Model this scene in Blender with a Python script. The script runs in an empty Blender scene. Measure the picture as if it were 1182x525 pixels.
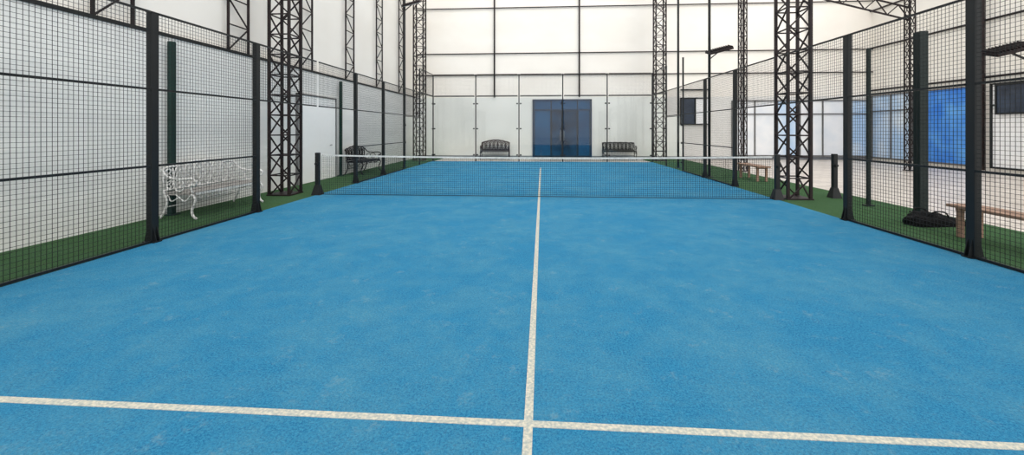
import bpy, bmesh, math, random
from mathutils import Vector, Matrix
random.seed(4)
S = bpy.context.scene
COL = S.collection
S.view_settings.view_transform = 'Standard'
S.view_settings.look = 'None'

# ------------------------------------------------------------ helpers
def lin(c):
    r = []
    for v in c:
        v = v / 255.0
        r.append(v / 12.92 if v <= 0.04045 else ((v + 0.055) / 1.055) ** 2.4)
    return (r[0], r[1], r[2], 1.0)

def mat(name, col, rough=0.6, metal=0.0, noise=None, bump=0.0, bscale=20.0, col2=None, vec=None, spec=0.3):
    m = bpy.data.materials.new(name)
    m.use_nodes = True
    nt = m.node_tree
    b = nt.nodes['Principled BSDF']
    b.inputs['Base Color'].default_value = lin(col)
    b.inputs['Roughness'].default_value = rough
    b.inputs['Metallic'].default_value = metal
    b.inputs['Specular IOR Level'].default_value = spec
    tc = nt.nodes.new('ShaderNodeTexCoord')
    mp = nt.nodes.new('ShaderNodeMapping')
    nt.links.new(tc.outputs['Object'], mp.inputs['Vector'])
    if vec:
        mp.inputs['Scale'].default_value = vec
    n = nt.nodes.new('ShaderNodeTexNoise')
    n.inputs['Scale'].default_value = noise or 8.0
    n.inputs['Detail'].default_value = 4
    nt.links.new(mp.outputs['Vector'], n.inputs['Vector'])
    r = nt.nodes.new('ShaderNodeValToRGB')
    r.color_ramp.elements[0].position = 0.35
    r.color_ramp.elements[1].position = 0.65
    c2 = col2 or tuple(max(0, x * 0.88) for x in col)
    r.color_ramp.elements[0].color = lin(c2)
    r.color_ramp.elements[1].color = lin(col)
    nt.links.new(n.outputs['Fac'], r.inputs['Fac'])
    nt.links.new(r.outputs['Color'], b.inputs['Base Color'])
    if bump > 0:
        n2 = nt.nodes.new('ShaderNodeTexNoise')
        n2.inputs['Scale'].default_value = bscale
        n2.inputs['Detail'].default_value = 3
        nt.links.new(mp.outputs['Vector'], n2.inputs['Vector'])
        bp = nt.nodes.new('ShaderNodeBump')
        bp.inputs['Strength'].default_value = bump
        bp.inputs['Distance'].default_value = 0.03
        nt.links.new(n2.outputs['Fac'], bp.inputs['Height'])
        nt.links.new(bp.outputs['Normal'], b.inputs['Normal'])
    return m

def box(bm, x0, x1, y0, y1, z0, z1):
    v = [bm.verts.new(p) for p in ((x0,y0,z0),(x1,y0,z0),(x1,y1,z0),(x0,y1,z0),(x0,y0,z1),(x1,y0,z1),(x1,y1,z1),(x0,y1,z1))]
    for f in ((3,2,1,0),(4,5,6,7),(0,1,5,4),(1,2,6,5),(2,3,7,6),(3,0,4,7)):
        bm.faces.new([v[i] for i in f])

def beam(bm, p0, p1, w, h=None, caps=True):
    p0, p1 = Vector(p0), Vector(p1)
    h = h or w
    d = (p1 - p0).normalized()
    up = Vector((0, 0, 1)) if abs(d.z) < 0.9 else Vector((1, 0, 0))
    a = d.cross(up).normalized()
    b = a.cross(d).normalized()
    r = []
    for p in (p0, p1):
        r.append([bm.verts.new(p + a * sx * w / 2 + b * sy * h / 2) for sx, sy in ((-1,-1),(1,-1),(1,1),(-1,1))])
    for i in range(4):
        j = (i + 1) % 4
        bm.faces.new((r[0][i], r[0][j], r[1][j], r[1][i]))
    if caps:
        bm.faces.new(r[0][::-1]); bm.faces.new(r[1])

def tube(bm, pts, rad, n=8, closed=False):
    pts = [Vector(p) for p in pts]
    N = len(pts)
    rings = []
    prev = None
    for i, p in enumerate(pts):
        if closed:
            d = pts[(i + 1) % N] - pts[i - 1]
        else:
            d = pts[min(i + 1, N - 1)] - pts[max(i - 1, 0)]
        d.normalize()
        if prev is None:
            up = Vector((0, 0, 1)) if abs(d.z) < 0.9 else Vector((1, 0, 0))
            a = d.cross(up).normalized()
        else:
            a = (prev - d * prev.dot(d))
            if a.length < 1e-5:
                a = d.orthogonal()
            a.normalize()
        prev = a
        b = d.cross(a)
        rr = rad[i] if isinstance(rad, (list, tuple)) else rad
        rings.append([bm.verts.new(p + (a * math.cos(2*math.pi*k/n) + b * math.sin(2*math.pi*k/n)) * rr) for k in range(n)])
    M = N if closed else N - 1
    for i in range(M):
        r0, r1 = rings[i], rings[(i + 1) % N]
        for k in range(n):
            f = bm.faces.new((r0[k], r0[(k+1)%n], r1[(k+1)%n], r1[k]))
            f.smooth = True
    if not closed:
        bm.faces.new(rings[0][::-1]); bm.faces.new(rings[-1])

def ring(bm, c, r, t, plane='XZ', n=14, sx=1.0, sz=1.0):
    pts = []
    for i in range(n):
        a = 2 * math.pi * i / n
        u, w = math.cos(a) * r * sx, math.sin(a) * r * sz
        if plane == 'XZ': pts.append((c[0] + u, c[1], c[2] + w))
        elif plane == 'YZ': pts.append((c[0], c[1] + u, c[2] + w))
        else: pts.append((c[0] + u, c[1] + w, c[2]))
    tube(bm, pts, t, n=5, closed=True)

def curve_pts(ctrl, n=8):
    """catmull-rom through ctrl points"""
    c = [Vector(p) for p in ctrl]
    c = [c[0] * 2 - c[1]] + c + [c[-1] * 2 - c[-2]]
    out = []
    for i in range(1, len(c) - 2):
        for k in range(n):
            t = k / n
            p0, p1, p2, p3 = c[i-1], c[i], c[i+1], c[i+2]
            out.append(0.5 * ((2*p1) + (p2-p0)*t + (2*p0-5*p1+4*p2-p3)*t*t + (3*p1-p0-3*p2+p3)*t**3))
    out.append(c[-2])
    return out

def mk(name, fn, material, parent=None, loc=(0,0,0), rz=0.0, bevel=0.0):
    bm = bmesh.new()
    fn(bm)
    if len(bm.faces) < 3000:
        bmesh.ops.recalc_face_normals(bm, faces=bm.faces[:])
    me = bpy.data.meshes.new(name)
    bm.to_mesh(me); bm.free()
    me.materials.append(material)
    ob = bpy.data.objects.new(name, me)
    COL.objects.link(ob)
    if parent is not None:
        ob.parent = parent
    ob.location = loc
    ob.rotation_euler = (0, 0, rz)
    if bevel > 0:
        md = ob.modifiers.new('bev', 'BEVEL'); md.width = bevel; md.segments = 2; md.limit_method = 'ANGLE'
    return ob

def root(name, label, cat, loc=(0,0,0), rz=0.0, group=None):
    e = bpy.data.objects.new(name, None)
    e.empty_display_size = 0.2
    COL.objects.link(e)
    e.location = loc; e.rotation_euler = (0, 0, rz)
    e['label'] = label; e['category'] = cat
    if group: e['group'] = group
    return e

def dup(src, loc, rz=None, label=None):
    o = src.copy(); COL.objects.link(o)
    o.location = loc
    if rz is not None: o.rotation_euler = (0, 0, rz)
    if label: o['label'] = label
    for ch in list(src.children):
        c = ch.copy(); COL.objects.link(c); c.parent = o
        for g in list(ch.children):
            gg = g.copy(); COL.objects.link(gg); gg.parent = c
    return o

def struct(ob):
    ob['kind'] = 'structure'
    return ob

# ------------------------------------------------------------ geometry constants
CX = -0.07
XL, XR = CX - 5.0, CX + 5.0
YN = 9.17                 # net
YE = YN + 10.0            # far end
WL = -6.5                 # hall side fabric wall
YB = 21.5                 # hall end wall
XW = 16.0                 # far side wall of the hall

# ------------------------------------------------------------ materials
m_black = mat('black_steel', (22, 26, 28), 0.5, 0.2, spec=0.4)
m_wire = mat('black_wire', (20, 25, 26), 0.6)
m_netwire = mat('dark_net_cord', (14, 24, 36), 0.8)
m_truss = mat('dark_truss_paint', (44, 34, 35), 0.55, 0.2, noise=5, col2=(30, 25, 27))
m_green = mat('dark_green_paint', (20, 50, 44), 0.55, noise=4)
m_greendk = mat('blackish_green_paint', (17, 32, 31), 0.55, noise=4)
m_line = mat('line_turf', (222, 216, 198), 0.95, noise=60, bump=0.6, bscale=150, col2=(172, 180, 176))
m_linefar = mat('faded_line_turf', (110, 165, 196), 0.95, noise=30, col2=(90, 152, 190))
m_fabric = mat('white_tent_fabric', (249, 245, 238), 0.8, noise=0.45, bump=0.12, bscale=1.1, col2=(243, 238, 230), vec=(1, 1, 1.6))
m_backlow = mat('grey_white_back_wall', (236, 235, 232), 0.75, noise=0.6, bump=0.1, bscale=1.5, col2=(227, 226, 223))
m_fab2 = mat('grey_white_panel', (241, 241, 238), 0.75, noise=0.8, bump=0.35, bscale=6, col2=(231, 231, 229), vec=(0.3, 0.3, 3))
m_white = mat('white_paint', (255, 255, 254), 0.5, noise=10, col2=(253, 253, 252))
m_castwhite = mat('weathered_white_cast_iron', (236, 236, 234), 0.55, noise=18, col2=(196, 196, 195))
m_seatwood = mat('grey_slat_seat', (180, 177, 173), 0.6, noise=9, col2=(128, 125, 122), vec=(1, 12, 12))
m_wood = mat('brown_bench_wood', (166, 136, 116), 0.6, noise=6, vec=(1, 10, 10), col2=(132, 104, 88))
m_castblk = mat('black_cast_iron', (16, 14, 18), 0.5)
m_maroon = mat('maroon_cast_iron', (42, 16, 18), 0.5)
m_bag = mat('black_nylon', (14, 14, 16), 0.85, noise=12, bump=0.3, bscale=14, spec=0.15)
m_tape = mat('white_net_tape', (206, 208, 206), 0.7, noise=12)
m_grey = mat('grey_aluminium', (140, 143, 146), 0.4, 0.5)
m_lens = mat('lamp_glass', (190, 196, 200), 0.2)
m_bluepane = mat('blue_reflection_pane', (100, 170, 240), 0.35, noise=1.1, col2=(50, 126, 224))  # blue reflections on the right-hand glazing put into the pane colour
m_palepane = mat('pale_reflection_pane', (226, 236, 246), 0.3, noise=0.8, col2=(178, 208, 240))  # hazy, paler part of those reflections, also painted as pane colour
m_whitepane = mat('white_glare_pane', (254, 254, 255), 0.3, noise=1.5, col2=(246, 248, 250))  # glare on the glazing painted as a plain white pane
m_creampane = mat('pale_pane', (244, 245, 246), 0.4, noise=1.0, col2=(226, 232, 238))
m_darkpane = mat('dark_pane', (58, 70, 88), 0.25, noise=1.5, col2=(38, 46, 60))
m_winframe = mat('grey_window_frame', (112, 112, 112), 0.5)
m_doorblue = mat('blue_reflection_door_glass', (26, 80, 122), 0.3, noise=1.0, col2=(18, 60, 98), spec=0.15)  # blue tint from reflections painted into the door glass colour
m_doordark = mat('dark_door_glass', (22, 62, 96), 0.3, noise=1.4, col2=(10, 34, 60), spec=0.15)
m_doorframe = mat('blue_door_frame', (16, 50, 82), 0.5)
m_doorstile = mat('navy_door_stile', (10, 26, 44), 0.5)

def glass_mat():
    m = bpy.data.materials.new('court_glass'); m.use_nodes = True
    nt = m.node_tree; nt.nodes.clear()
    out = nt.nodes.new('ShaderNodeOutputMaterial')
    tr = nt.nodes.new('ShaderNodeBsdfTransparent'); tr.inputs['Color'].default_value = (0.94, 0.955, 0.948, 1)
    gl = nt.nodes.new('ShaderNodeBsdfGlossy'); gl.inputs['Roughness'].default_value = 0.02
    m2 = nt.nodes.new('ShaderNodeMixShader'); m2.inputs[0].default_value = 0.03
    nt.links.new(tr.outputs[0], m2.inputs[1]); nt.links.new(gl.outputs[0], m2.inputs[2])
    nt.links.new(m2.outputs[0], out.inputs['Surface'])
    return m
m_glass = glass_mat()

def turf_mat(name, base, dark, light, sand, sand_amt):
    m = bpy.data.materials.new(name); m.use_nodes = True
    nt = m.node_tree; L = nt.links.new
    b = nt.nodes['Principled BSDF']; b.inputs['Roughness'].default_value = 0.95
    b.inputs['Specular IOR Level'].default_value = 0.1
    tc = nt.nodes.new('ShaderNodeTexCoord')
    def noise(s, d=3, ro=0.6, dist=0.0):
        n = nt.nodes.new('ShaderNodeTexNoise'); n.inputs['Scale'].default_value = s
        n.inputs['Detail'].default_value = d; n.inputs['Roughness'].default_value = ro
        n.inputs['Distortion'].default_value = dist
        L(tc.outputs['Object'], n.inputs['Vector']); return n
    def ramp(n, p0, p1, c0=(0,0,0,1), c1=(1,1,1,1)):
        r = nt.nodes.new('ShaderNodeValToRGB')
        r.color_ramp.elements[0].position = p0; r.color_ramp.elements[1].position = p1
        r.color_ramp.elements[0].color = c0; r.color_ramp.elements[1].color = c1
        L(n.outputs['Fac'], r.inputs['Fac']); return r
    def mix(f, a, c):
        x = nt.nodes.new('ShaderNodeMix'); x.data_type = 'RGBA'
        if isinstance(f, float): x.inputs[0].default_value = f
        else: L(f, x.inputs[0])
        for s, idx in ((a, 6), (c, 7)):
            if isinstance(s, tuple): x.inputs[idx].default_value = s
            else: L(s, x.inputs[idx])
        return x.outputs[2]
    def mul(a, c):
        x = nt.nodes.new('ShaderNodeMath'); x.operation = 'MULTIPLY'
        L(a, x.inputs[0])
        if isinstance(c, float): x.inputs[1].default_value = c
        else: L(c, x.inputs[1])
        return x.outputs[0]
    fine = ramp(noise(75, 6, 0.95), 0.42, 0.58)
    grain = mix(fine.outputs['Color'], lin(dark), lin(light))
    mid = ramp(noise(3.5, 10, 0.85), 0.36, 0.64)
    c2 = mix(mul(mid.outputs['Color'], 0.4), grain, lin(base))
    haze = ramp(noise(1.1, 10, 0.82, 0.2), 0.43, 0.66)
    hazef = ramp(noise(60, 6, 0.95), 0.40, 0.60)
    c3 = mix(mul(mul(haze.outputs['Color'], hazef.outputs['Color']), sand_amt), c2, lin((sand[0]-34, sand[1]-8, sand[2]-2)))
    sp = ramp(noise(3.6, 10, 0.82, 0.1), 0.56, 0.72)
    spf = ramp(noise(45, 6, 0.95), 0.38, 0.60)
    c4 = mix(mul(mul(sp.outputs['Color'], spf.outputs['Color']), min(1.0, sand_amt*1.1)), c3, lin((sand[0]+12, sand[1]+2, sand[2]-12)))
    L(c4, b.inputs['Base Color'])
    bp = nt.nodes.new('ShaderNodeBump'); bp.inputs['Strength'].default_value = 0.6; bp.inputs['Distance'].default_value = 0.012
    L(fine.outputs['Color'], bp.inputs['Height']); L(bp.outputs['Normal'], b.inputs['Normal'])
    return m
m_turf = turf_mat('blue_court_turf', (58, 150, 194), (16, 92, 146), (70, 162, 203), (152, 182, 188), 0.66)
m_turfg = turf_mat('green_turf', (70, 106, 68), (38, 70, 42), (82, 116, 76), (124, 134, 106), 0.35)

def tile_mat():
    m = bpy.data.materials.new('beige_tiles'); m.use_nodes = True
    nt = m.node_tree; L = nt.links.new
    b = nt.nodes['Principled BSDF']; b.inputs['Roughness'].default_value = 0.35
    tc = nt.nodes.new('ShaderNodeTexCoord')
    br = nt.nodes.new('ShaderNodeTexBrick')
    br.inputs['Scale'].default_value = 1.0
    br.inputs['Brick Width'].default_value = 0.8; br.inputs['Row Height'].default_value = 0.2
    br.inputs['Mortar Size'].default_value = 0.012
    br.inputs['Color1'].default_value = lin((222, 213, 204)); br.inputs['Color2'].default_value = lin((194, 185, 176))
    br.inputs['Mortar'].default_value = lin((150, 141, 133))
    L(tc.outputs['Object'], br.inputs['Vector']); L(br.outputs['Color'], b.inputs['Base Color'])
    return m
m_tile = tile_mat()

# ------------------------------------------------------------ setting
struct(mk('floor', lambda b: box(b, -8, 18, -3, 23, -0.12, -0.02), m_tile))
struct(mk('floor.001', lambda b: box(b, XL, XR, -1.0, YE, -0.02, 0.0), m_turf))
struct(mk('floor.002', lambda b: box(b, WL, XL, -1.0, YB, -0.02, -0.004), m_turfg))
struct(mk('floor.003', lambda b: box(b, XR, XR + 2.0, -1.0, YB, -0.02, -0.004), m_turfg))
w = 0.0225
YS = 2.105
struct(mk('trim_1', lambda b: box(b, CX - w, CX + w, 0.2, YN + 6.9, 0.0, 0.003), m_line))
struct(mk('trim_2', lambda b: box(b, XL, XR, YS - w, YS + w, 0.0, 0.0035), m_line))
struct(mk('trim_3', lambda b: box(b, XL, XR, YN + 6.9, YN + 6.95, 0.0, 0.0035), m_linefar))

struct(mk('wall_left', lambda b: box(b, WL - 0.1, WL, -1.0, YB, -0.02, 3.1), m_fab2))
def upper(b):
    box(b, WL - 0.25, WL - 0.15, -1.0, YB, 3.0, 9.5)
struct(mk('wall_upper', upper, m_fabric))
struct(mk('wall_back', lambda b: box(b, WL - 0.25, XW + 0.2, YB, YB + 0.1, 3.1, 9.5), m_fabric))
struct(mk('wall_back_lower', lambda b: box(b, WL - 0.25, XW + 0.2, YB, YB + 0.1, -0.02, 3.1), m_backlow))
struct(mk('wall_right', lambda b: box(b, XW, XW + 0.1, 2.0, YB, -0.02, 9.5), m_fabric))
struct(mk('baseboard_back', lambda b: box(b, WL, XW, YB - 0.03, YB, -0.02, 0.12), m_grey))
struct(mk('trim_4', lambda b: box(b, WL - 0.16, WL + 0.02, -1.0, YB, 3.08, 3.14), m_black))

n = 5
for z in (4.25, 5.36, 7.7):
    struct(mk('trim_%d' % n, lambda b: tube(b, [(WL, YB - 0.07, z), (XW, YB - 0.07, z)], 0.027), m_truss)); n += 1
for x in (-2.45, 1.87, 9.9, 13.0):
    struct(mk('trim_%d' % n, lambda b: tube(b, [(x, YB - 0.12, 0.0 if x > 5 else 3.1), (x, YB - 0.12, 9.4)], 0.04), m_truss)); n += 1
for z in (3.35, 5.4, 7.2):
    struct(mk('trim_%d' % n, lambda b: tube(b, [(XW - 0.07, 2.0, z), (XW - 0.07, YB, z)], 0.04), m_truss)); n += 1
for y in (9.5, 13.0, 16.2):
    struct(mk('trim_%d' % n, lambda b: tube(b, [(XW - 0.16, y, 0.0), (XW - 0.16, y, 9.4)], 0.06), m_truss)); n += 1

def door():
    x0, x1, h = -0.5, 2.5, 3.0
    d = struct(mk('door_1', lambda b: (box(b, x0, x0+0.07, YB-0.1, YB, 0, h), box(b, x1-0.07, x1, YB-0.1, YB, 0, h),
        box(b, x0, x1, YB-0.1, YB, h-0.08, h), box(b, x0, x1, YB-0.1, YB, 2.42, 2.50)), m_doorframe))
    xs = [x0+0.07, x0+0.95, 1.0, x1-0.72, x1-0.07]
    for i in range(4):
        mk('door_leaf', lambda b: box(b, xs[i]+0.01, xs[i+1]-0.01, YB-0.06, YB-0.03, 0.02, 2.42), m_doordark if i in (1, 2) else m_doorblue, parent=d)
        mk('door_stile', lambda b: (box(b, xs[i], xs[i]+0.045, YB-0.09, YB-0.02, 0.02, 2.42), box(b, xs[i+1]-0.045, xs[i+1], YB-0.09, YB-0.02, 0.02, 2.42),
              box(b, xs[i], xs[i+1], YB-0.09, YB-0.02, 0.02, 0.14)), m_doorstile, parent=d)
    for i in range(4):
        mk('transom_glass', lambda b: box(b, xs[i]+0.03, xs[i+1]-0.03, YB-0.06, YB-0.03, 2.50, h-0.08), m_doorblue, parent=d)
    mk('transom_backing', lambda b: box(b, x0+0.07, x1-0.07, YB-0.03, YB-0.01, 2.50, h-0.08), m_doorstile, parent=d)
    for sx in (-1, 1):
        mk('handle', lambda b: tube(b, curve_pts([(1.0+sx*0.09, YB-0.09, 0.9), (1.0+sx*0.09, YB-0.15, 0.95), (1.0+sx*0.09, YB-0.15, 1.35), (1.0+sx*0.09, YB-0.09, 1.4)]), 0.015), m_grey, parent=d)
door()

def window(idx, axis, a0, a1, z0, z1, mats, pos, cols, split=0.72, fm=None):
    def fr(b):
        t = 0.05
        segs = [a0 + (a1 - a0) * i / cols for i in range(cols + 1)]
        for s in segs:
            if axis == 'Y': box(b, pos-0.1, pos, s-t/2, s+t/2, z0, z1)
            else: box(b, s-t/2, s+t/2, pos-0.1, pos, z0, z1)
        for z in (z0, z1 - t) + (((z0 + z1) * split,) if split else ()):
            if axis == 'Y': box(b, pos-0.1, pos, a0, a1, z, z+t)
            else: box(b, a0, a1, pos-0.1, pos, z, z+t)
    wdw = struct(mk('window_%d' % idx, fr, fm or m_black))
    for i in range(cols):
        s0 = a0 + (a1-a0)*i/cols + 0.03; s1 = a0 + (a1-a0)*(i+1)/cols - 0.03
        mk('pane', (lambda b: box(b, pos-0.05, pos-0.02, s0, s1, z0+0.05, z1-0.05)) if axis == 'Y' else
           (lambda b: box(b, s0, s1, pos-0.05, pos-0.02, z0+0.05, z1-0.05)), mats[i % len(mats)], parent=wdw)
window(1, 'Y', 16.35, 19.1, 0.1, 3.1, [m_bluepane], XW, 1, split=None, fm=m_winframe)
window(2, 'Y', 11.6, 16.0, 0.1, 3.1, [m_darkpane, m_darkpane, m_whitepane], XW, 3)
window(3, 'X', 9.4, 15.8, 0.15, 2.9, [m_creampane, m_creampane, m_palepane], YB, 6, fm=m_winframe)
window(4, 'X', 6.9, 8.3, 1.7, 3.05, [m_darkpane, m_whitepane], YB, 2)
window(5, 'Y', 19.2, 21.4, 0.1, 3.1, [m_palepane, m_palepane], XW, 2, fm=m_winframe)
def board():
    r = root('wall_board', 'dark rectangular board mounted high on the white wall', 'board', (XW-0.1, 14.95, 2.05))
    mk('board_face', lambda b: box(b, -0.03, 0, -0.8, 0.8, 0.0, 0.95), m_darkpane, parent=r)
    mk('board_frame', lambda b: (box(b, -0.05, 0, -0.86, -0.8, -0.06, 1.01), box(b, -0.05, 0, 0.8, 0.86, -0.06, 1.01),
        box(b, -0.05, 0, -0.8, 0.8, -0.06, 0.0), box(b, -0.05, 0, -0.8, 0.8, 0.95, 1.01)), m_black, parent=r)
board()

# ------------------------------------------------------------ trusses
def truss(name, size, z0, z1, seg, ch, lc, label, group, loc, sy=None, plate=True):
    r = root(name, label, 'truss', loc, 0, group)
    hx = size / 2; hy = (sy if sy is not None else size) / 2
    cor = [(-hx,-hy),(hx,-hy),(hx,hy),(-hx,hy)]
    if hx < 0.03: cor = [(0,-hy),(0,hy)]
    for cx, cy in cor:
        mk('chord', lambda b: box(b, cx-ch/2, cx+ch/2, cy-ch/2, cy+ch/2, z0, z1), m_truss, parent=r)
    def lac(b):
        k = int(round((z1 - z0) / seg))
        prs = [(i, (i+1) % 4) for i in range(4)] if len(cor) == 4 else [(0, 1)]
        for i, j in prs:
            for s in range(k):
                za, zb = z0 + s*seg, z0 + (s+1)*seg
                pa, pb = (cor[i], cor[j]) if s % 2 == 0 else (cor[j], cor[i])
                beam(b, (pa[0], pa[1], za), (pb[0], pb[1], zb), lc, caps=False)
                beam(b, (pa[0], pa[1], za), (pb[0], pb[1], za), lc, caps=False)
    mk('lacing', lac, m_truss, parent=r)
    if plate:
        mk('base_plate', lambda b: box(b, -hx-0.04, hx+0.04, -hy-0.04, hy+0.04, z0-0.0, z0+0.03), m_truss, parent=r)
    return r
T = truss('truss_column', 0.46, 0.0, 9.4, 0.45, 0.052, 0.026, 'dark steel lattice column standing on green turf beside the court fence', 'hall lattice columns', (-5.85, 9.2, -0.004))
for p in ((5.38, 9.4), (-5.85, 19.7), (5.5, 20.1)):
    dup(T, (p[0], p[1], -0.004))
LT = truss('wall_truss', 0.0, 3.14, 9.4, 0.55, 0.04, 0.024, 'slim dark zigzag truss on the white fabric side wall', 'side wall trusses', (WL - 0.05, 6.0, 0), sy=0.6, plate=False)
for y in (8.65, 11.25, 13.9, 16.5, 19.1):
    dup(LT, (WL - 0.05, y, 0))
RT = truss('truss_post', 0.2, 0.0, 9.4, 0.4, 0.03, 0.018, 'slim dark lattice post standing on tiles behind the fence', 'slim lattice posts', (7.1, 15.4, -0.02))
dup(RT, (13.2, 16.0, -0.02))
def girder():
    r = root('roof_girder', 'dark steel lattice roof girder spanning to the lattice post', 'girder', (13.2, 16.0, 5.4))
    a0, a1 = Vector((0, 0, 0)), Vector((-6.2, 0, 1.7))
    off = Vector((0, 0, 0.45))
    mk('chord', lambda b: beam(b, a0, a1, 0.05), m_truss, parent=r)
    mk('chord', lambda b: beam(b, a0+off, a1+off, 0.05), m_truss, parent=r)
    def lac(b):
        k = 16
        for i in range(k):
            p, q = a0.lerp(a1, i/k), a0.lerp(a1, (i+1)/k)
            if i % 2 == 0: beam(b, p, q+off, 0.03, caps=False)
            else: beam(b, p+off, q, 0.03, caps=False)
    mk('lacing', lac, m_truss, parent=r)
girder()

# ------------------------------------------------------------ fence
E = 0.06
def wires(b, L, z0, z1, s=0.05, t=0.0036):
    a, e = E, L - E
    k = int(round((e-a) / s))
    for i in range(k + 1):
        y = a + (e-a)*i/k
        beam(b, (0, y, z0), (0, y, z1), t, caps=False)
    k = int(round((z1 - z0) / s))
    for i in range(k + 1):
        beam(b, (0.004, a, z0+i*s), (0.004, e, z0+i*s), t, caps=False)
def panel(z0, z1, loc, rz, label, group, t=0.0036):
    r = root('fence_panel', label, 'fence', loc, rz, group)
    mk('wire_mesh', lambda b: wires(b, 2.0, z0, z1, t=t), m_wire, parent=r)
    z = z0
    zs = []
    while z < z1 - 0.01:
        zs.append(z); z += 1.0
    zs.append(z1)
    for z in zs:
        zz = min(max(z, 0.02), z1) + (0.018 if z == z0 and z0 > 2.5 else 0)
        mk('rail', lambda b: box(b, -0.013, 0.013, E, 2.0-E, zz-0.013, zz+0.013), m_black, parent=r)
    return r
G = 'court fence mesh panels'
full = panel(0.0, 3.0, (XL, YN-4, 0), 0, 'black welded wire mesh fence panel with horizontal rails', G)
for y in (YN-8, YN-6, YN+2, YN+4):
    dup(full, (XL, y, 0))
for y in (YN-8, YN-6, YN-4, YN+2, YN+4):
    dup(full, (XR, y, 0))
top1 = panel(2.0, 3.0, (XL, YN-2, 0), 0, 'black wire mesh panel above the open court entrance', G)
for x, y in ((XL, YN), (XL, YN+6), (XR, YN-2), (XR, YN), (XR, YN+6)):
    dup(top1, (x, y, 0), label=None if y != YN+6 else 'black wire mesh panel above the low side glass')
top2 = panel(3.0, 4.0, (XL, YN+8, 0), 0, 'black wire mesh panel on top of the end glass', G, t=0.0026)
dup(top2, (XR, YN+8, 0))
for i in range(5):
    dup(top2, (XL + 2*(i+1), YE, 0), math.pi/2)

def postfn(w, d, h):
    return lambda b: box(b, -w/2, w/2, -d/2, d/2, 0.0, h)
def post(h, loc, w=0.08, d=0.1, rz=0, label='black square steel fence post with a flared foot', big=True):
    r = root('fence_post', label, 'post', loc, rz, 'court fence posts')
    mk('post_shaft', postfn(w, d, h), m_black, parent=r, bevel=0.006)
    def foot(b):
        e = 0.045 if big else 0.008
        box(b, -w/2-e, w/2+e, -d/2-(0.006 if big else 0.004), d/2+(0.006 if big else 0.004), 0, 0.015)
        if not big: return
        for s in (-1, 1):
            x0 = s*w/2; x1 = s*(w/2+0.045)
            for y0, y1 in ((-0.03, -0.02), (0.02, 0.03)):
                v = [b.verts.new(p) for p in ((x0,y0,0.015),(x1,y0,0.015),(x0,y0,0.22),(x0,y1,0.015),(x1,y1,0.015),(x0,y1,0.22))]
                for f in ((0,1,2),(5,4,3),(0,3,4,1),(1,4,5,2),(2,5,3,0)):
                    b.faces.new([v[k] for k in f])
    mk('base_plate', foot, m_black, parent=r)
    mk('post_cap', lambda b: box(b, -w/2-0.004, w/2+0.004, -d/2-0.004, d/2+0.004, h, h+0.012), m_black, parent=r)
    return r
P = post(3.0, (XL-0.03, YN-8, 0))
for y in (YN-6, YN-4, YN-2, YN+2, YN+4):
    dup(P, (XL-0.03, y, 0))
for y in (YN-8, YN-6, YN-4, YN-2, YN+2, YN+4):
    dup(P, (XR+0.03, y, 0))
P2 = post(4.0, (XL-0.03, YN+6, 0), 0.05, 0.05, label='slim black steel post holding the end glass', big=False)
for x, y in ((XL-0.03, YN+8), (XR+0.03, YN+6), (XR+0.03, YN+8)):
    dup(P2, (x, y, 0))
for i in range(6):
    dup(P2, (XL + 2*i, YE+0.05, 0), math.pi/2)

def glass(h, loc, rz, label):
    r = root('glass_panel', label, 'glass wall', loc, rz, 'court glass panels')
    mk('pane', lambda b: box(b, -0.006, 0.006, 0.045, 1.955, 0.01, h-0.02), m_glass, parent=r)
    for z in (0.3, h*0.5, h-0.35):
        for y in (0.08, 1.92):
            mk('clamp', lambda b: (box(b, -0.018, 0.018, y-0.035, y+0.035, z-0.03, z+0.03)), m_black, parent=r, bevel=0.005)
    mk('top_channel', lambda b: box(b, -0.012, 0.012, 0.045, 1.955, h-0.03, h-0.005), m_black, parent=r)
    return r
g3 = glass(3.0, (XL, YN+8, 0), 0, 'tall clear greenish tempered glass court wall panel')
dup(g3, (XR, YN+8, 0))
for i in range(5):
    dup(g3, (XL + 2*(i+1), YE, 0), math.pi/2)
g2 = glass(1.98, (XL, YN+6, 0), 0, 'low clear tempered glass court side panel')
dup(g2, (XR, YN+6, 0))

# ------------------------------------------------------------ net
def net():
    r = root('court_net', 'black padel net with white top tape across the blue turf', 'net', (CX, YN, 0))
    HW = 4.9
    def ztop(x): return 0.865 + 0.045 * (x/HW)**2
    def nt(b):
        s = 0.045; k = int(2*HW/s)
        for i in range(k+1):
            x = -HW + i*2*HW/k
            beam(b, (x, 0, 0.01), (x, 0, ztop(x)-0.03), 0.004, caps=False)
        rows = 19
        for j in range(rows+1):
            pr = None
            for i in range(21):
                x = -HW + i*2*HW/20
                p = (x, 0.002, 0.01 + (ztop(x)-0.04)*j/rows)
                if pr: beam(b, pr, p, 0.004, caps=False)
                pr = p
    mk('netting', nt, m_netwire, parent=r)
    def tp(b):
        N = 40
        for i in range(N):
            xa, xb = -HW+i*2*HW/N, -HW+(i+1)*2*HW/N
            beam(b, (xa, 0, ztop(xa)-0.018), (xb, 0, ztop(xb)-0.018), 0.012, 0.034, caps=(i in (0, N-1)))
    mk('top_tape', tp, m_tape, parent=r)
    mk('bottom_cord', lambda b: tube(b, [(-HW, 0, 0.012), (HW, 0, 0.012)], 0.006, 6), m_black, parent=r)
net()
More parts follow.
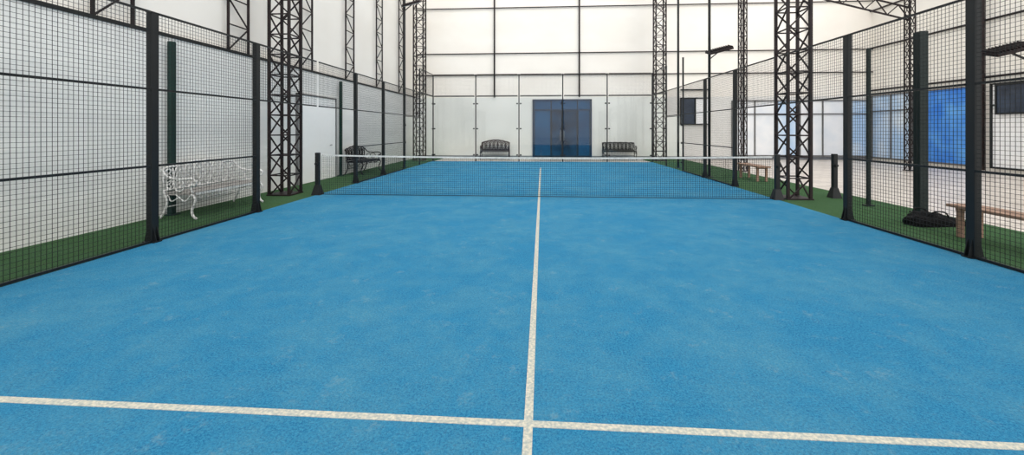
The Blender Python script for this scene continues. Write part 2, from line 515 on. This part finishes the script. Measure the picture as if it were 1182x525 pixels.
def netpost(loc, label):
    r = root('net_post', label, 'post', loc, 0, 'net posts')
    mk('post_shaft', lambda b: box(b, -0.045, 0.045, -0.045, 0.045, 0.0, 0.95), m_black, parent=r, bevel=0.01)
    def foot(b):
        v0 = [b.verts.new(p) for p in ((-0.1,-0.1,0),(0.1,-0.1,0),(0.1,0.1,0),(-0.1,0.1,0))]
        v1 = [b.verts.new(p) for p in ((-0.05,-0.05,0.22),(0.05,-0.05,0.22),(0.05,0.05,0.22),(-0.05,0.05,0.22))]
        b.faces.new(v0[::-1]); b.faces.new(v1)
        for i in range(4):
            j = (i+1) % 4; b.faces.new((v0[i], v0[j], v1[j], v1[i]))
    mk('base', foot, m_black, parent=r)
    mk('winch', lambda b: tube(b, [(0.0, -0.045, 0.7), (0.0, -0.09, 0.7)], 0.03, 10), m_black, parent=r)
    return r
NP = netpost((XL+0.0, YN, 0), 'short black net post with a flared base at the net end')
dup(NP, (XR-0.0, YN, 0))
dup(NP, (6.3, 9.5, -0.004), label='short black post standing alone on green turf outside the fence')

def gpost(loc, h, w, label, m):
    r = root('green_post', label, 'post', loc, 0, 'green posts outside the fence')
    mk('post_shaft', lambda b: box(b, -w/2, w/2, -w/2, w/2, 0, h), m, parent=r, bevel=0.008)
    mk('base_plate', lambda b: box(b, -w/2-0.04, w/2+0.04, -w/2-0.04, w/2+0.04, 0, 0.02), m, parent=r)
    return r
gpost((-6.4, 6.85, -0.004), 3.0, 0.09, 'dark green steel post against the grey white wall', m_green)
gpost((-6.4, 12.95, -0.004), 3.0, 0.08, 'dark green steel post against the grey white wall', m_green)
gpost((6.66, 7.85, -0.004), 3.2, 0.14, 'thick blackish green steel post outside the mesh fence', m_greendk)
gpost((6.3, 8.55, -0.004), 3.05, 0.06, 'thin blackish green steel post outside the mesh fence', m_greendk)

dd = struct(mk('door_2', lambda b: box(b, WL, WL+0.05, 10.7, 12.7, 0.0, 2.4), m_white))
mk('door_frame', lambda b: (box(b, WL, WL+0.07, 10.66, 10.7, 0.0, 2.44), box(b, WL, WL+0.07, 12.7, 12.74, 0.0, 2.44), box(b, WL, WL+0.07, 10.66, 12.74, 2.4, 2.44)), m_winframe, parent=dd)
mk('handle', lambda b: tube(b, curve_pts([(WL+0.05, 12.4, 1.0), (WL+0.1, 12.4, 1.0), (WL+0.1, 12.28, 1.0)]), 0.012), m_grey, parent=dd)

# ------------------------------------------------------------ benches
def ornate(L, metal, slat, label, loc, rz, group=None, arch=0.10, k_t=1.0):
    r = root('garden_bench', label, 'bench', loc, rz, group)
    hl = L/2
    mk('seat', lambda b: [box(b, -hl+0.03, hl-0.03, -0.25+i*0.085, -0.25+i*0.085+0.065, 0.42, 0.445) for i in range(6)]
        + [box(b, s*(hl-0.06)-0.02, s*(hl-0.06)+0.02, -0.26, 0.25, 0.395, 0.42) for s in (-1, 1)], slat, parent=r)
    def apr(b):
        box(b, -hl+0.04, hl-0.04, -0.27, -0.255, 0.40, 0.44)
        k = int(L/0.14)
        for i in range(k):
            ring(b, (-hl+0.08+(2*hl-0.16)*(i+0.5)/k, -0.262, 0.37), 0.035, 0.007)
    mk('apron', apr, metal, parent=r)
    def back(b):
        yb = 0.27
        top = []
        for i in range(49):
            t = -1 + 2*i/48
            z = 0.80 + arch*math.cos(t*math.pi/2) + 0.02*abs(math.sin(t*math.pi*3))
            top.append((t*hl*0.98, yb+0.05, z))
        tube(b, top, 0.02*k_t, 6)
        tube(b, [(-hl*0.98, yb, 0.47), (hl*0.98, yb, 0.47)], 0.016*k_t, 6)
        k = max(4, int(L/0.2)); st = 2*hl*0.96/k
        for i in range(k):
            x = -hl*0.96 + st*(i+0.5)
            t = x/hl
            zt = 0.80 + arch*math.cos(t*math.pi/2)
            zc = (0.47+zt)/2; hh = (zt-0.47)/2
            ring(b, (x, yb+0.025, zc), 1.0, 0.012*k_t, sx=st*0.48, sz=hh*0.96)
            ring(b, (x, yb+0.025, zc), 1.0, 0.011*k_t, sx=st*0.26, sz=hh*0.5)
            ring(b, (x, yb+0.025, zc+hh*0.72), 0.035, 0.01*k_t)
            ring(b, (x, yb+0.025, zc-hh*0.72), 0.035, 0.01*k_t)
            tube(b, [(x-st/2, yb, 0.47), (x-st/2, yb+0.05, zt)], 0.011*k_t, 5)
            tube(b, [(x-st*0.4, yb+0.025, zc), (x+st*0.4, yb+0.025, zc)], 0.009*k_t, 5)
    mk('backrest', back, metal, parent=r)
    for s in (-1, 1):
        x = s*(hl-0.02)
        mk('armrest', lambda b: (tube(b, curve_pts([(x,0.31,0.82),(x,0.2,0.7),(x,0.0,0.66),(x,-0.2,0.67),(x,-0.29,0.62),(x,-0.27,0.56),(x,-0.21,0.58)]), 0.018, 6),
            tube(b, curve_pts([(x,-0.24,0.6),(x,-0.2,0.52),(x,-0.24,0.43)]), 0.013, 6), ring(b, (x, 0.0, 0.55), 0.09, 0.011, 'YZ'), ring(b, (x, 0.15, 0.56), 0.07, 0.011, 'YZ')), metal, parent=r)
        mk('leg', lambda b: (tube(b, curve_pts([(x,-0.22,0.42),(x,-0.28,0.32),(x,-0.22,0.16),(x,-0.24,0.06),(x,-0.3,0.012)]), 0.019, 6),
            tube(b, curve_pts([(x,-0.2,0.40),(x,-0.1,0.3),(x,0.0,0.36),(x,0.06,0.41)]), 0.011, 5)), metal, parent=r)
        mk('leg', lambda b: (tube(b, curve_pts([(x,0.27,0.47),(x,0.22,0.3),(x,0.25,0.15),(x,0.33,0.012)]), 0.019, 6),
            tube(b, curve_pts([(x,0.2,0.40),(x,0.14,0.3),(x,0.0,0.36)]), 0.011, 5)), metal, parent=r)
    mk('stretcher', lambda b: tube(b, [(-hl+0.02, 0.235, 0.2), (hl-0.02, 0.235, 0.2)], 0.01, 5), metal, parent=r)
    return r
ornate(1.68, m_castwhite, m_seatwood, 'white ornate cast iron bench with grey slat seat', (-5.95, 7.33, -0.004), math.pi/2, k_t=1.0)
ornate(1.5, m_castblk, m_castblk, 'black ornate cast iron bench against the side wall', (-6.05, 13.9, -0.004), math.pi/2)
ornate(1.45, m_maroon, m_maroon, 'maroon ornate cast iron bench with arched back behind the glass', (-2.35, 20.8, -0.02), 0, arch=0.14, k_t=1.6)
ornate(1.6, m_castblk, m_castblk, 'black ornate cast iron bench beside the blue door', (3.75, 20.8, -0.02), 0, arch=0.02, k_t=1.6)

def plain(L, label, loc, rz):
    r = root('wooden_bench', label, 'bench', loc, rz, 'plain wooden benches')
    mk('seat', lambda b: [box(b, -L/2, L/2, -0.17+i*0.12, -0.17+i*0.12+0.105, 0.40, 0.44) for i in range(3)]
        + [box(b, s*(L/2-0.15)-0.03, s*(L/2-0.15)+0.03, -0.15, 0.16, 0.36, 0.40) for s in (-1, 1)], m_wood, parent=r, bevel=0.004)
    for sx in (-1, 1):
        for sy in (-1, 1):
            mk('leg', lambda b: box(b, sx*(L/2-0.15)-0.03, sx*(L/2-0.15)+0.03, sy*0.12-0.03, sy*0.12+0.03, 0, 0.37), m_wood, parent=r, bevel=0.004)
    return r
plain(1.7, 'pale brown wooden plank bench outside the mesh fence', (5.85, 5.45, -0.004), math.pi/2)
plain(1.3, 'small pale brown wooden bench behind the mesh fence', (6.2, 12.8, -0.004), math.pi/2)

def bag():
    r = root('sports_bag', 'crumpled flat black sports bag lying on green turf', 'bag', (6.06, 6.92, -0.004), math.radians(8))
    def body(b):
        bmesh.ops.create_icosphere(b, subdivisions=5, radius=1.0)
        for v in b.verts:
            x, y, z = v.co
            k = 1 + 0.05*math.sin(4*x+2*y) + 0.04*math.sin(7*y+4*z)
            fold = 0.10*math.sin(11*x+5*y) + 0.07*math.sin(17*x-9*y)
            zz = (z if z > -0.4 else -0.4) + 0.4
            hgt = 0.15 if x < -0.2 else 0.15 - 0.06*min(1, (x+0.2)/0.5)
            v.co = (math.copysign(abs(x)**0.7, x)*0.43*k, math.copysign(abs(y)**0.65, y)*0.19*k, zz*hgt*(1+fold))
        for f in b.faces: f.smooth = True
    mk('bag_body', body, m_bag, parent=r)
    for s in (-1, 1):
        mk('strap', lambda b: tube(b, curve_pts([(-0.25, s*0.1, 0.15), (-0.15, s*0.15, 0.23), (0.0, s*0.16, 0.22), (0.12, s*0.12, 0.12)]), 0.011, 6), m_bag, parent=r)
    mk('strap', lambda b: tube(b, curve_pts([(0.3, -0.1, 0.1), (0.45, -0.15, 0.03), (0.6, -0.05, 0.014), (0.55, 0.1, 0.014), (0.4, 0.1, 0.04)]), 0.012, 6), m_bag, parent=r)
bag()

def flood(loc, h, arm, zl, label, heads=1):
    r = root('floodlight_pole', label, 'floodlight', loc, 0, 'court floodlights')
    mk('pole', lambda b: tube(b, [(0,0,0), (0,0,h)], 0.04, 10), m_black, parent=r)
    mk('base_plate', lambda b: box(b, -0.1, 0.1, -0.1, 0.1, 0, 0.02), m_black, parent=r)
    if heads:
        mk('arm', lambda b: beam(b, (0,0,zl-0.25), (arm,0,zl), 0.03), m_black, parent=r)
        hd = mk('lamp_housing', lambda b: (box(b, -0.36, 0.36, -0.18, 0.18, 0.0, 0.06), [box(b, -0.34+i*0.068, -0.325+i*0.068, -0.16, 0.16, 0.06, 0.10) for i in range(11)]), m_truss, parent=r, loc=(arm, 0, zl), bevel=0.004)
        hd.rotation_euler = (math.radians(18), math.radians(-14), 0)
        mk('lamp_glass', lambda b: box(b, -0.32, 0.32, -0.14, 0.14, -0.012, 0.0), m_lens, parent=hd)
    return r
flood((XR+0.25, 13.4, -0.004), 8.8, 0.3, 3.9, 'tall black pole with a flat floodlight head beside the fence')
flood((XR+0.25, 16.4, -0.004), 8.8, 0.3, 3.9, 'tall bare black pole beside the fence', heads=0)
flood((XL-0.25, 15.9, -0.004), 8.8, 0.3, 6.3, 'tall black pole with a floodlight head beside the fence')
flood((9.5, 8.7, -0.02), 5.2, -0.55, 3.0, 'floodlight head on a dark pole in the tiled area')

# ------------------------------------------------------------ light
W = bpy.data.worlds.new('World'); S.world = W; W.use_nodes = True
bg = W.node_tree.nodes['Background']
bg.inputs['Color'].default_value = (1.0, 0.987, 0.968, 1); bg.inputs['Strength'].default_value = 1.36
def sun(name, e, rx, ry, ang):
    s = bpy.data.lights.new(name, 'SUN'); s.energy = e; s.angle = math.radians(ang); s.color = (1, 0.98, 0.95)
    so = bpy.data.objects.new(name, s); COL.objects.link(so)
    so.rotation_euler = (math.radians(rx), math.radians(ry), 0)
sun('sun', 1.45, 48, 18, 50)

# ------------------------------------------------------------ camera
cam = bpy.data.cameras.new('camera'); co = bpy.data.objects.new('camera', cam); COL.objects.link(co)
co.location = (0, 0, 1.48)
co.rotation_euler = (math.radians(90), 0, math.atan(32/484))
cam.sensor_width = 36; cam.lens = 484/1182*36
cam.shift_x = -3/1182
cam.shift_y = -113.5/1182
cam.clip_start = 0.05; cam.clip_end = 200
S.camera = co
